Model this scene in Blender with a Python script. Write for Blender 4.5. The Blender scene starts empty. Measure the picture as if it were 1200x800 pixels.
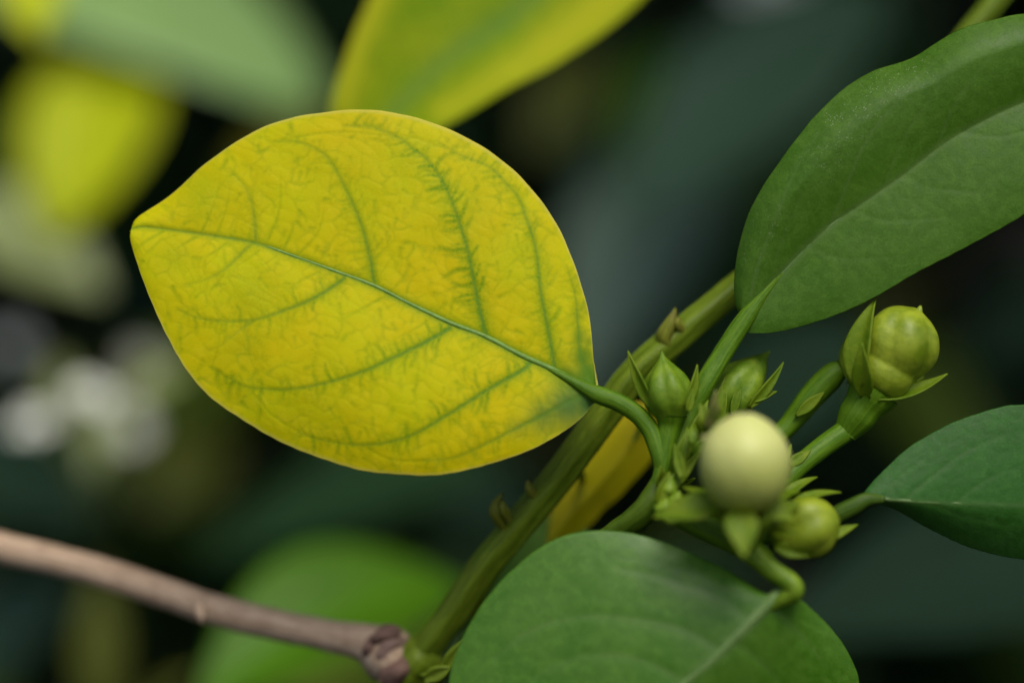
import bpy, math, random
import numpy as np
from mathutils import Vector

random.seed(11)
rng = np.random.default_rng(11)
SC = bpy.context.scene
COL = SC.collection

# ------------------------------------------------------------------ camera
LENS, SENSOR = 100.0, 36.0
DIST = 0.4167                       # focus distance, metres
PITCH = math.radians(12)
CENTRE = np.array([0.0, 0.0, 0.95])  # point in focus at the picture's middle
FWD = np.array([0.0, math.cos(PITCH), -math.sin(PITCH)])
UPV = np.array([0.0, math.sin(PITCH), math.cos(PITCH)])
RGT = np.array([1.0, 0.0, 0.0])
EYE = CENTRE - FWD * DIST
cd = bpy.data.cameras.new('camera')
cam = bpy.data.objects.new('camera', cd)
COL.objects.link(cam)
cam.location = EYE
cam.rotation_euler = (math.radians(90) - PITCH, 0, 0)
cd.lens, cd.sensor_width = LENS, SENSOR
cd.clip_start, cd.clip_end = 0.01, 200
cd.dof.use_dof = True
cd.dof.focus_distance = DIST
cd.dof.aperture_fstop = 3.5
SC.camera = cam

# ------------------------------------------------------------------ sky, sun, exposure
SUN_EL, SUN_AZ = math.radians(64), math.radians(157)   # azimuth clockwise from +Y
w = bpy.data.worlds.new('World'); SC.world = w; w.use_nodes = True
nt = w.node_tree
for n in list(nt.nodes): nt.nodes.remove(n)
sky = nt.nodes.new('ShaderNodeTexSky'); sky.sky_type = 'NISHITA'; sky.sun_disc = False
sky.sun_elevation = SUN_EL; sky.sun_rotation = SUN_AZ
sky.air_density, sky.dust_density = 1.0, 3.0
bg = nt.nodes.new('ShaderNodeBackground'); bg.inputs['Strength'].default_value = 0.07
wo = nt.nodes.new('ShaderNodeOutputWorld')
nt.links.new(sky.outputs[0], bg.inputs['Color']); nt.links.new(bg.outputs[0], wo.inputs['Surface'])
sd = bpy.data.lights.new('sun', 'SUN'); sd.energy = 1.5; sd.angle = math.radians(30); sd.color = (1.0, 0.95, 0.86)
sun = bpy.data.objects.new('sun', sd); COL.objects.link(sun)
tosun = Vector((math.sin(SUN_AZ) * math.cos(SUN_EL), math.cos(SUN_AZ) * math.cos(SUN_EL), math.sin(SUN_EL)))
sun.rotation_euler = tosun.to_track_quat('Z', 'Y').to_euler()
sun.location = (0, 0, 3)
vs = SC.view_settings
vs.view_transform = 'Standard'; vs.look = 'None'; vs.gamma = 1.0; vs.use_curve_mapping = False
vs.exposure = 0.82
SC.cycles.use_denoising = True
SC.cycles.max_bounces = 8

# ------------------------------------------------------------------ helpers
MM = 0.001
def P(px, py, d=0.0):
    """world point seen at photo pixel (px,py), d metres behind the focus plane"""
    k = (DIST + d) * (SENSOR / LENS) / 1200.0
    return EYE + FWD * (DIST + d) + RGT * ((px - 600) * k) + UPV * ((400 - py) * k)
PX = DIST * (SENSOR / LENS) / 1200.0      # one photo pixel at the focus plane
def U(v):
    v = np.asarray(v, float); return v / (np.linalg.norm(v) + 1e-12)

def spline(pts, n, even=True):
    """Catmull-Rom through pts (any dimension), n samples evenly along the arc of the first two/three columns"""
    p = np.asarray(pts, float)
    if len(p) == 2:
        t = np.linspace(0, 1, n)[:, None]; return p[0] * (1 - t) + p[1] * t
    q = np.vstack([2 * p[0] - p[1], p, 2 * p[-1] - p[-2]])
    out = []
    for i in range(1, len(q) - 2):
        t = np.linspace(0, 1, 24, endpoint=False)[:, None]
        a, b, c, d = q[i - 1], q[i], q[i + 1], q[i + 2]
        out.append(0.5 * (2 * b + (c - a) * t + (2 * a - 5 * b + 4 * c - d) * t ** 2 + (3 * b - a - 3 * c + d) * t ** 3))
    out.append(p[-1:]); o = np.vstack(out)
    k = min(3, o.shape[1])
    s = np.r_[0, np.cumsum(np.linalg.norm(np.diff(o[:, :k], axis=0), axis=1))]
    u = np.linspace(0, s[-1], n)
    return np.stack([np.interp(u, s, o[:, j]) for j in range(o.shape[1])], 1)

def mesh_obj(name, verts, faces, mat, parent=None, thick=0.0, uv=None, attr=None, smooth=True):
    me = bpy.data.meshes.new(name)
    me.from_pydata([tuple(v) for v in verts], [], faces if isinstance(faces, list) else faces.tolist())
    if smooth:
        me.polygons.foreach_set('use_smooth', [True] * len(me.polygons))
    if uv is not None:
        l = me.uv_layers.new(name='leafuv')
        idx = np.empty(len(me.loops), int); me.loops.foreach_get('vertex_index', idx)
        l.data.foreach_set('uv', np.asarray(uv, np.float32)[idx].ravel())
    if attr is not None:
        for k, a in attr.items():
            at = me.attributes.new(k, 'FLOAT_COLOR', 'POINT')
            c = np.ones((len(verts), 4), np.float32); c[:, :3] = a
            at.data.foreach_set('color', c.ravel())
    me.materials.append(mat); me.update()
    o = bpy.data.objects.new(name, me); COL.objects.link(o)
    if parent is not None:
        o.parent = parent
        o.matrix_parent_inverse = parent_matrix(parent).inverted()
    if thick:
        m = o.modifiers.new('thickness', 'SOLIDIFY'); m.thickness = thick; m.offset = -1
    return o

def parent_matrix(o):
    from mathutils import Matrix
    m = Matrix.Translation(o.location)
    return m if o.parent is None else Matrix.Identity(4) if o.type == 'MESH' else m

def thing(name, label, cat, loc, group=None):
    o = bpy.data.objects.new(name, None); COL.objects.link(o); o.location = loc
    o.empty_display_size = 0.01
    o['label'] = label; o['category'] = cat
    if group: o['group'] = group
    return o

def grid_faces(a, b, wrap=False, flip=False):
    i, j = np.meshgrid(np.arange(a - 1), np.arange(b if wrap else b - 1), indexing='ij')
    j2 = (j + 1) % b
    f = np.stack([i * b + j, (i + 1) * b + j, (i + 1) * b + j2, i * b + j2], -1).reshape(-1, 4)
    return f[:, ::-1] if flip else f

def face_camera(verts, faces, toward):
    v = np.asarray(verts); f = faces[len(faces) // 2 - len(faces) // 4: len(faces) // 2 + len(faces) // 4 + 1]
    n = np.cross(v[f[:, 2]] - v[f[:, 0]], v[f[:, 3]] - v[f[:, 1]]).sum(0)
    return faces if n @ toward > 0 else faces[:, ::-1]

def tube(name, pts, mat, parent, seg=16, n=60, ridges=0, ridge=0.0, lump=0.0, cap=True, seed=0):
    """pts: (px, py, depth, radius in px). A closed, tapered stem, ridged or lumpy where asked"""
    s = spline([(p[0] * PX, p[1] * PX, p[2], p[3]) for p in pts], n)
    C = np.array([P(a / PX, b / PX, c) for a, b, c, r in s])
    R = s[:, 3] * PX * (DIST + s[:, 2]) / DIST
    T = np.gradient(C, axis=0); T /= np.linalg.norm(T, axis=1)[:, None]
    ref = -FWD; V = []
    g = np.random.default_rng(seed)
    ph = g.uniform(0, 6.28, 6)
    for i in range(n):
        a = U(np.cross(T[i], ref)); b = np.cross(T[i], a); ref = -b if (-b) @ ref > 0 else b
        th = np.linspace(0, 2 * math.pi, seg, endpoint=False)
        u = i / (n - 1) * np.linalg.norm(C[-1] - C[0]) / MM
        rr = R[i] * (1 + ridge * np.cos(ridges * th + 0.5) + lump * (np.sin(u * .9 + ph[0] + th) * .4 + np.sin(u * .37 + ph[1] - 2 * th) * .5
                     + np.sin(u * 2.1 + ph[2] + 3 * th) * .25))
        V.append(C[i] + (np.cos(th) * rr)[:, None] * a + (np.sin(th) * rr)[:, None] * b)
    V = np.vstack(V); F = grid_faces(n, seg, wrap=True).tolist()
    if cap:
        for i, sgn in ((0, -1), (n - 1, 1)):
            c = len(V); V = np.vstack([V, C[i] + T[i] * sgn * R[i] * 0.5])
            for j in range(seg):
                q = [i * seg + j, i * seg + (j + 1) % seg, c]
                F.append(q if sgn > 0 else q[::-1])
    uv = np.zeros((len(V), 2))
    k = n * seg
    uv[:k, 0] = np.repeat(np.linspace(0, 1, n), seg) * np.linalg.norm(np.diff(C, axis=0), axis=1).sum() / MM
    uv[:k, 1] = np.tile(np.arange(seg) / seg, n)
    return mesh_obj(name, V, F, mat, parent, uv=uv)

def lathe(name, base, tip, prof, mat, parent, seg=40, n=36, ribs=0, rib=0.0, twist=0.0, squash=1.0, lump=0.0, seed=0):
    """base, tip world points; prof: list of (fraction along axis, radius m)"""
    base, tip = np.asarray(base), np.asarray(tip)
    ax = tip - base; L = np.linalg.norm(ax); ax /= L
    a = U(np.cross(ax, FWD)); b = np.cross(ax, a)
    s = spline([(f * L, r) for f, r in prof], n)
    g = np.random.default_rng(seed); ph = g.uniform(0, 6.28, 4)
    V = []
    for i in range(n):
        th = np.linspace(0, 2 * math.pi, seg, endpoint=False)
        t = i / (n - 1)
        env = math.sin(math.pi * min(1, max(0, t))) ** .5
        wv = np.abs(np.cos(ribs / 2 * (th + twist * t))) if ribs else 0
        r = max(s[i, 1], 0) * (1 + rib * env * (wv - .5) * 2 + lump * env * (np.sin(2 * th + ph[0] + 4 * t) + .6 * np.sin(3 * th + ph[1] - 5 * t)))
        V.append(base + ax * s[i, 0] + (np.cos(th) * r)[:, None] * a + (np.sin(th) * r * squash)[:, None] * b)
    V = np.vstack(V); F = grid_faces(n, seg, wrap=True).tolist()
    F.append(list(range(seg))[::-1]); F.append([(n - 1) * seg + j for j in range(seg)])
    uv = np.zeros((len(V), 2)); uv[:, 0] = np.repeat(np.linspace(0, 1, n), seg); uv[:, 1] = np.tile(np.arange(seg) / seg, n)
    return mesh_obj(name, V, F, mat, parent, uv=uv)

def blade(name, base, tip, width, mat, parent, normal=None, bend=0.0, cup=0.2, droop=0.0, thick=0.3 * MM, nt=26, ns=13,
          peak=0.45, base_w=0.0, power=1.0, wave=0.0, seed=0, rise=0.0):
    """a leaf or sepal standing in space: base and tip are world points, width in metres; bend arches it out of its plane (fraction of
    length), cup folds the two halves up (fraction of width), droop lets it curve sideways in its plane"""
    base, tip = np.asarray(base, float), np.asarray(tip, float)
    ax = tip - base; L = np.linalg.norm(ax); ax /= L
    nm = U(-FWD + 0.6 * UPV if normal is None else normal)
    nm = U(nm - ax * (nm @ ax)); wd = np.cross(ax, nm)
    g = np.random.default_rng(seed); ph = g.uniform(0, 6.28, 4)
    V = []; UV = []
    for i in range(nt):
        t = i / (nt - 1)
        e = math.log(.5) / math.log(peak)
        prof = math.sin(math.pi * t ** e) ** power
        prof = max(prof, base_w * (1 - t) ** 1.5)
        c = base + ax * L * t + nm * (bend * L * 4 * t * (1 - t) + rise * L * t * t) + wd * (droop * L * 4 * t * (1 - t))
        for j in range(ns):
            s = j / (ns - 1) * 2 - 1
            h = width / 2 * prof
            z = cup * h * abs(s) ** 1.4 + wave * h * abs(s) * math.sin(7 * t + ph[0] + (1.5 if s > 0 else 0))
            V.append(c + wd * h * s + nm * z); UV.append((t, s * .5 + .5))
    F = face_camera(V, grid_faces(nt, ns), nm)
    return mesh_obj(name, V, F, mat, parent, thick=thick, uv=UV)

# ------------------------------------------------------------------ vein rasters: leaf maps in photo pixels, read per vertex
class Ras:
    def __init__(s, x0, y0, x1, y1):
        s.x0, s.y0 = x0, y0
        s.w, s.h = int(x1 - x0) + 1, int(y1 - y0) + 1
        s.L = {}
    def layer(s, k):
        if k not in s.L: s.L[k] = np.zeros((s.h, s.w), np.float32)
        return s.L[k]
    def dab(s, k, x, y, wd, st):
        A = s.layer(k); R = int(wd * 2.6) + 2
        i0, i1 = max(0, int(y - s.y0) - R), min(s.h, int(y - s.y0) + R + 1)
        j0, j1 = max(0, int(x - s.x0) - R), min(s.w, int(x - s.x0) + R + 1)
        if i0 >= i1 or j0 >= j1: return
        yy = np.arange(i0, i1)[:, None] + s.y0 - y; xx = np.arange(j0, j1)[None] + s.x0 - x
        A[i0:i1, j0:j1] = np.maximum(A[i0:i1, j0:j1], st * np.exp(-(xx * xx + yy * yy) / (wd * wd)))
    def stroke(s, k, pts, w0, w1, s0, s1, step=1.0):
        p = np.asarray(pts, float)
        n = max(3, int(np.linalg.norm(np.diff(p, axis=0), axis=1).sum() / step))
        q = spline(p, n)
        for i, (x, y) in enumerate(q):
            t = i / (n - 1)
            s.dab(k, x, y, w0 + (w1 - w0) * t, s0 + (s1 - s0) * t)
    def net(s, k, cell, ang, stretch, seed, warp=4.0):
        """cell pattern: stores distance to the border between cells, 0 at the border"""
        g = np.random.default_rng(seed)
        yy, xx = np.mgrid[0:s.h, 0:s.w].astype(np.float32)
        xx = xx + warp * np.sin(yy / 17. + 1.3) + warp * .6 * np.sin(yy / 7.3 + xx / 23.)
        yy = yy + warp * np.sin(xx / 19. + .4) + warp * .6 * np.sin(xx / 8.1 - yy / 29.)
        a = (xx * math.cos(ang) + yy * math.sin(ang)) / (cell * stretch); b = (-xx * math.sin(ang) + yy * math.cos(ang)) / cell
        ia, ib = np.floor(a).astype(int), np.floor(b).astype(int)
        oa, ob = ia.min() - 2, ib.min() - 2
        J = g.uniform(.1, .9, (ia.max() - oa + 3, ib.max() - ob + 3, 2))
        f1 = np.full(a.shape, 9.); f2 = np.full(a.shape, 9.)
        for da in (-1, 0, 1):
            for db in (-1, 0, 1):
                j = J[ia + da - oa, ib + db - ob]
                d = np.hypot(ia + da + j[..., 0] - a, ib + db + j[..., 1] - b)
                f2 = np.where(d < f1, f1, np.minimum(f2, d)); f1 = np.minimum(f1, d)
        s.L[k] = np.clip((f2 - f1) / .5, 0, 1).astype(np.float32)
    def blur(s, k, n=1):
        A = s.L[k]
        for _ in range(n):
            B = np.pad(A, 1, mode='edge')
            A = (B[:-2, 1:-1] + B[2:, 1:-1] + B[1:-1, :-2] + B[1:-1, 2:] + 2 * A) / 6
        s.L[k] = A
    def at(s, k, x, y):
        A = s.layer(k)
        fx = np.clip(x - s.x0, 0, s.w - 1.001); fy = np.clip(y - s.y0, 0, s.h - 1.001)
        i, j = fy.astype(int), fx.astype(int); u, v = fx - j, fy - i
        return A[i, j] * (1 - u) * (1 - v) + A[i, j + 1] * u * (1 - v) + A[i + 1, j] * (1 - u) * v + A[i + 1, j + 1] * u * v

def traced_leaf(name, mid, ea, eb, nt, ns, depth, mat, parent, ras=None, height=None, mask=None, thick=0.35 * MM):
    """mid, ea, eb: midrib and the two margins from base to tip in photo pixels; depth(t, s) metres behind the focus plane"""
    M, A, B = spline(mid, nt), spline(ea, nt), spline(eb, nt)
    u_ = np.linspace(0, 1, nt); env = np.sin(np.pi * u_) ** .5          # a margin that is never a clean curve
    for E_, f_ in ((A, 1.0), (B, 1.7)):
        N_ = np.gradient(E_, axis=0); N_ = np.stack([-N_[:, 1], N_[:, 0]], 1) / (np.linalg.norm(N_, axis=1)[:, None] + 1e-9)
        E_ += N_ * (env * (.7 * np.sin(17 * u_ * f_ + f_) + .3 * np.sin(43 * u_ + 3 * f_) + .2 * np.sin(111 * u_ * f_)))[:, None]
    s = np.linspace(-1, 1, ns)
    X = np.where(s[None] < 0, M[:, :1] + (A[:, :1] - M[:, :1]) * -s[None], M[:, :1] + (B[:, :1] - M[:, :1]) * s[None])
    Y = np.where(s[None] < 0, M[:, 1:] + (A[:, 1:] - M[:, 1:]) * -s[None], M[:, 1:] + (B[:, 1:] - M[:, 1:]) * s[None])
    t = np.linspace(0, 1, nt)[:, None] + 0 * s[None]; S = s[None] + 0 * t
    D = depth(t, S, X, Y)
    if height is not None: D = D - height(t, S, X, Y)
    k = (DIST + D) * (SENSOR / LENS) / 1200.0
    V = EYE + FWD * (DIST + D)[..., None] + RGT * ((X - 600) * k)[..., None] + UPV * ((400 - Y) * k)[..., None]
    V = V.reshape(-1, 3)
    F = face_camera(V, grid_faces(nt, ns), -FWD)
    at = None
    if mask is not None:
        m = mask(t, S, X, Y); at = {k_: np.stack([c.ravel() for c in v], 1) for k_, v in m.items()}
    uv = np.stack([X.ravel() / 100, -Y.ravel() / 100], 1)
    o = mesh_obj(name, V, F, mat, parent, thick=thick, uv=uv, attr=at)
    Dm = depth(np.linspace(0, 1, nt)[:, None], np.zeros((nt, 1)), M[:, :1], M[:, 1:]).ravel()
    return o, np.column_stack([M, Dm])

# ------------------------------------------------------------------ materials
def new_mat(name):
    m = bpy.data.materials.new(name); m.use_nodes = True
    t = m.node_tree
    for n in list(t.nodes): t.nodes.remove(n)
    return m, t
class G:
    """tiny node-graph writer"""
    def __init__(s, t): s.t = t
    def n(s, typ, **kw):
        x = s.t.nodes.new(typ)
        for k, v in kw.items(): setattr(x, k, v)
        return x
    def put(s, sock, v):
        if v is None: return
        if hasattr(v, 'is_linked') or hasattr(v, 'links'): s.t.links.new(v, sock)
        else:
            if hasattr(v, '__len__') and len(v) == 3 and sock.type == 'RGBA': v = (*v, 1)
            sock.default_value = v
    def math(s, op, a, b=0.0, clamp=False):
        x = s.n('ShaderNodeMath', operation=op, use_clamp=clamp); s.put(x.inputs[0], a); s.put(x.inputs[1], b); return x.outputs[0]
    def mix(s, f, a, b, mode='MIX'):
        x = s.n('ShaderNodeMix', data_type='RGBA', blend_type=mode)
        s.put(x.inputs['Factor'], f); s.put(x.inputs[6], a); s.put(x.inputs[7], b); return x.outputs[2]
    def noise(s, vec, scale, detail=3, rough=.55, dist=0.0):
        x = s.n('ShaderNodeTexNoise'); s.put(x.inputs['Vector'], vec)
        x.inputs['Scale'].default_value = scale; x.inputs['Detail'].default_value = detail
        x.inputs['Roughness'].default_value = rough; x.inputs['Distortion'].default_value = dist
        return x.outputs['Fac']
    def ramp(s, f, a, b, lo=0.0, hi=1.0):
        x = s.n('ShaderNodeMapRange'); s.put(x.inputs[0], f)
        x.inputs[1].default_value, x.inputs[2].default_value, x.inputs[3].default_value, x.inputs[4].default_value = a, b, lo, hi
        return x.outputs[0]
    def obj(s): return s.n('ShaderNodeTexCoord').outputs['Object']
    def uv(s): return s.n('ShaderNodeUVMap', uv_map='leafuv').outputs[0]
    def sep(s, v):
        x = s.n('ShaderNodeSeparateXYZ'); s.put(x.inputs[0], v); return x.outputs
    def mask(s, name='mask'):
        a = s.n('ShaderNodeAttribute', attribute_name=name)
        x = s.n('ShaderNodeSeparateColor'); s.put(x.inputs[0], a.outputs['Color']); return x.outputs
    def bump(s, h, strength, dist):
        x = s.n('ShaderNodeBump'); x.inputs['Strength'].default_value = strength; x.inputs['Distance'].default_value = dist
        s.put(x.inputs['Height'], h); return x.outputs[0]
    def out(s, col, rough=.45, spec=.35, normal=None, transl=0.0, tcol=None, sss=0.0, sssr=(2e-3, 2e-3, 5e-4), coat=0.0):
        p = s.n('ShaderNodeBsdfPrincipled')
        s.put(p.inputs['Base Color'], col); s.put(p.inputs['Roughness'], rough); s.put(p.inputs['Specular IOR Level'], spec)
        s.put(p.inputs['Normal'], normal)
        if coat: p.inputs['Coat Weight'].default_value = coat; p.inputs['Coat Roughness'].default_value = .3
        if sss:
            p.inputs['Subsurface Weight'].default_value = sss; p.inputs['Subsurface Radius'].default_value = sssr
            p.inputs['Subsurface Scale'].default_value = 1.0
        o = s.n('ShaderNodeOutputMaterial'); sh = p.outputs[0]
        if transl:
            tr = s.n('ShaderNodeBsdfTranslucent'); s.put(tr.inputs[0], tcol if tcol is not None else col); s.put(tr.inputs['Normal'], normal)
            mx = s.n('ShaderNodeMixShader'); s.put(mx.inputs[0], transl); s.t.links.new(sh, mx.inputs[1]); s.t.links.new(tr.outputs[0], mx.inputs[2])
            sh = mx.outputs[0]
        s.t.links.new(sh, o.inputs['Surface'])

def mat_yellow_leaf():
    m, t = new_mat('yellowing_leaf'); g = G(t)
    uv = g.uv(); k = g.mask('mask'); k2 = g.mask('mask2')
    big = g.noise(uv, .8, 4, .6); mid = g.noise(uv, 5, 4, .6, .6); fine = g.noise(uv, 26, 4, .65)
    c = g.mix(g.ramp(big, .35, .65), (0.575, 0.475, 0.0005), (0.51, 0.505, 0.001))
    c = g.mix(g.ramp(mid, .5, .75, 0, .55), c, (0.64, 0.54, 0.012))
    c = g.mix(g.ramp(fine, .52, .8, 0, .5), c, (0.46, 0.41, 0.001))
    c = g.mix(g.math('MULTIPLY', k[2], g.ramp(mid, .38, .66, 0, .62), True), c, (0.27, 0.335, 0.001))      # fine network
    gr = g.math('MULTIPLY', k[1], g.ramp(fine, .3, .7, .6, 1.15), True)
    c = g.mix(gr, c, (0.095, 0.23, 0.001))                     # green left along the veins
    c = g.mix(k2[0], c, (0.07, 0.16, 0.035))                 # green blade base
    c = g.mix(k2[1], c, (0.085, 0.19, 0.008))
    c = g.mix(k[0], c, (0.105, 0.215, 0.02))                   # vein itself
    c = g.mix(g.math('MULTIPLY', k2[2], .6), c, (0.58, 0.52, 0.10))  # margin highlight: light caught on the rim, put into the colour
    b = g.bump(g.math('ADD', g.math('MULTIPLY', fine, .6), g.noise(uv, 60, 3, .6)), .2, .0001)
    g.out(c, g.ramp(mid, .3, .7, .5, .62), .10, b, .14, g.mix(.35, c, (0.62, 0.48, 0.0)))
    return m

def mat_green_leaf(name, dark, light, vein, rough=.4, transl=.22, speck=False, spec=.45, lite=None):
    m, t = new_mat(name); g = G(t)
    uv = g.uv(); k = g.mask('mask')
    big = g.noise(uv, 1.3, 4, .6, .4); mid = g.noise(uv, 7, 4, .65, .5); fine = g.noise(uv, 34, 4, .65)
    c = g.mix(g.ramp(big, .32, .68), dark, light)
    c = g.mix(g.ramp(mid, .42, .7, 0, .6), c, tuple(x * 1.35 for x in light))
    c = g.mix(g.ramp(fine, .45, .75, 0, .7), c, tuple(x * .65 for x in dark))
    c = g.mix(g.math('MULTIPLY', k[1], .9), c, lite or tuple(x * 1.35 for x in light))
    c = g.mix(k[0], c, vein)
    if speck:
        v = g.n('ShaderNodeTexVoronoi', feature='F1'); g.put(v.inputs['Vector'], uv); v.inputs['Scale'].default_value = 34
        sp = g.math('MULTIPLY', g.ramp(v.outputs['Distance'], .16, .3, 1, 0), g.math('MULTIPLY', k[2], g.ramp(g.noise(uv, 9, 3), .42, .58)), True)
        c = g.mix(sp, c, (0.30, 0.36, 0.20))
    b = g.bump(g.math('ADD', g.math('MULTIPLY', mid, .8), fine), .3, .00012)
    g.out(c, g.ramp(mid, .3, .7, rough - .05, rough + .1), spec, b, transl, g.mix(.5, c, (0.16, 0.30, 0.01)))
    return m

def mat_plain(name, a, b, scale=300, rough=.45, transl=0.0, sss=0.0, spec=.4, mid=None, tcol=None):
    """a and b mottled over one another; mid: colour of a midrib line, read from the leaf's own uv"""
    m, t = new_mat(name); g = G(t); o = g.obj()
    n = g.noise(o, scale, 4, .6, .4); f = g.noise(o, scale * 6, 3, .6)
    c = g.mix(g.ramp(n, .33, .67), a, b)
    c = g.mix(g.ramp(f, .5, .85, 0, .35), c, tuple(x * .7 for x in a))
    if mid is not None:
        s = g.math('ABSOLUTE', g.math('SUBTRACT', g.sep(g.uv())[1], .5))
        c = g.mix(g.ramp(s, .012, .05, 1, 0), c, mid)
    bp = g.bump(g.math('ADD', n, f), .35, .0002)
    g.out(c, rough, spec, bp, transl, tcol, sss)
    return m

def mat_stem(name, a, b, c3, rough=.5):
    m, t = new_mat(name); g = G(t); uv = g.uv(); o = g.obj()
    mp = g.n('ShaderNodeMapping'); g.put(mp.inputs[0], uv); mp.inputs['Scale'].default_value = (.12, 14, 1)
    st = g.noise(mp.outputs[0], 1.0, 5, .65); n = g.noise(o, 260, 4, .65); f = g.noise(o, 1700, 3, .6)
    c = g.mix(g.ramp(st, .35, .65), a, b)
    c = g.mix(g.ramp(n, .5, .75, 0, .7), c, c3)
    c = g.mix(g.ramp(f, .55, .85, 0, .5), c, tuple(x * .55 for x in a))
    bp = g.bump(g.math('ADD', g.math('ADD', st, n), g.math('MULTIPLY', f, .5)), .5, .00025)
    g.out(c, rough, .2, bp)
    return m

def mat_bud():
    m, t = new_mat('pale_bud'); g = G(t)
    u = g.sep(g.uv())[0]
    n = g.noise(g.obj(), 180, 3, .5)
    c = g.mix(g.ramp(g.math('ADD', u, g.math('MULTIPLY', g.math('SUBTRACT', n, .5), .3)), .08, .72), (0.25, 0.30, 0.006), (0.57, 0.59, 0.20))
    g.out(c, .5, .35, None, sss=.35, sssr=(.002, .002, .0008))
    return m

M_yellow = mat_yellow_leaf()
M_right = mat_green_leaf('green_leaf', (0.042, 0.122, 0.002), (0.064, 0.145, 0.010), (0.09, 0.16, 0.035), .46, .16, True, .22)
M_lower = mat_green_leaf('soft_green_leaf', (0.046, 0.150, 0.002), (0.078, 0.185, 0.014), (0.13, 0.22, 0.06), .42, .16, False, .42)
M_small = mat_green_leaf('deep_green_leaf', (0.020, 0.092, 0.006), (0.032, 0.115, 0.016), (0.075, 0.15, 0.04), .45, .12, False, .2)
M_top = mat_green_leaf('yellow_green_leaf', (0.12, 0.25, 0.001), (0.24, 0.31, 0.003), (0.13, 0.25, 0.03), .55, .22, False, .1, (0.46, 0.46, 0.012))
M_backyellow = mat_plain('dull_yellow_leaf', (0.66, 0.58, 0.002), (0.60, 0.55, 0.004), 150, .5, .25)
M_midrib = mat_plain('green_midrib', (0.09, 0.19, 0.012), (0.15, 0.27, 0.035), 500, .45)
M_ribB = mat_plain('soft_midrib', (0.10, 0.19, 0.035), (0.14, 0.23, 0.06), 500, .5)
M_palerib = mat_plain('pale_midrib', (0.065, 0.14, 0.020), (0.095, 0.165, 0.038), 500, .45)
M_petiole = mat_stem('green_petiole', (0.036, 0.105, 0.001), (0.110, 0.205, 0.007), (0.070, 0.145, 0.003), .5)
M_stem = mat_stem('green_stem', (0.062, 0.108, 0.002), (0.16, 0.225, 0.013), (0.095, 0.13, 0.006))
M_bark = mat_stem('brown_bark', (0.32, 0.215, 0.135), (0.54, 0.40, 0.275), (0.20, 0.125, 0.075), .65)
M_knot = mat_stem('dark_bark', (0.10, 0.055, 0.040), (0.21, 0.125, 0.095), (0.05, 0.03, 0.02), .65)
M_knotpale = mat_stem('pink_bark', (0.15, 0.09, 0.07), (0.28, 0.19, 0.15), (0.09, 0.055, 0.04), .65)
M_darkstalk = mat_stem('dark_petiole', (0.024, 0.062, 0.002), (0.07, 0.125, 0.010), (0.04, 0.085, 0.005), .45)
M_shoot = mat_stem('shoot', (0.032, 0.075, 0.001), (0.085, 0.140, 0.006), (0.05, 0.09, 0.003), .55)
M_calyx = mat_plain('green_calyx', (0.075, 0.155, 0.003), (0.18, 0.27, 0.014), 320, .48, sss=.12, spec=.25)
M_sepal = mat_plain('sepal', (0.10, 0.185, 0.003), (0.19, 0.27, 0.012), 320, .5, transl=.25, spec=.2)
M_greenbud = mat_plain('green_bud', (0.12, 0.185, 0.002), (0.29, 0.355, 0.022), 210, .45, sss=.15, spec=.35)
M_palebud = mat_bud()
M_tan = mat_plain('tan_bract', (0.14, 0.19, 0.025), (0.25, 0.24, 0.07), 400, .5)

# ================================================================== THE BRANCH IN FOCUS
branch = thing('shrub_branch', 'leafy branch in focus with one large yellow leaf, green leaves and round flower buds', 'branch', P(480, 770, .018))

def lab(o, s): o['label'] = s; return o

# ---- stems
stem = tube('stem', [(474, 788, .018, 19), (500, 758, .016, 18), (540, 705, .014, 18), (577, 652, .012, 18), (648, 567, .010, 18), (705, 490, .009, 18), (745, 437, .009, 18),
                     (795, 393, .010, 17), (846, 351, .012, 16), (930, 280, .018, 15), (1040, 160, .022, 14), (1150, 22, .026, 13), (1215, -60, .03, 12)],
            M_stem, branch, seg=40, n=220, ridges=4, ridge=.08, lump=.025)
lab(stem, 'olive green ridged main stem')
twig = tube('twig', [(-90, 615, .034, 18), (0, 641, .031, 18), (60, 655, .030, 17.5), (120, 671, .029, 18), (200, 697, .027, 18), (250, 714, .026, 18.5), (320, 731, .024, 18.5), (385, 744, .022, 19), (425, 752, .020, 22), (450, 763, .019, 33),
                     (468, 778, .018, 30), (482, 800, .018, 22), (490, 850, .02, 16)], M_bark, branch, seg=40, n=200, lump=.03, seed=3)
lab(twig, 'smooth brown woody twig')
for x0, y0, x1, y1, r_, d_, mt, sd_ in ((434, 752, 470, 736, 11, .0155, M_knot, 5), (434, 770, 478, 750, 14, .0160, M_knotpale, 6), (426, 768, 446, 746, 11, .0165, M_knot, 7), (446, 798, 486, 772, 18, .0150, M_knot, 8)):
    lab(lathe('knot', P(x0, y0, d_), P(x1, y1, d_), [(0, r_ * .3 * PX), (.2, r_ * .8 * PX), (.5, r_ * PX), (.8, r_ * .75 * PX), (1, r_ * .2 * PX)], mt, branch, seg=32, n=24, lump=.17, seed=sd_), 'dark brown swollen knot where the twig turns green')
tube('nub', [(232, 706, .022, 7), (235, 722, .021, 5.5), (236, 729, .021, 2)], M_bark, branch, seg=16, n=14)
for x, y, d, w_, sd_ in ((492, 770, .0165, 25, 1), (482, 783, .0175, 28, 2)):
    tube('node_ring', [(x - 12, y + 16, d + .001, 17), (x - 6, y + 8, d, w_), (x, y, d, w_ + 2), (x + 6, y - 8, d, w_ - 2), (x + 12, y - 16, d, 17)], M_stem, branch, seg=32, n=24, lump=.10, ridges=4, ridge=.06, seed=sd_)
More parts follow.
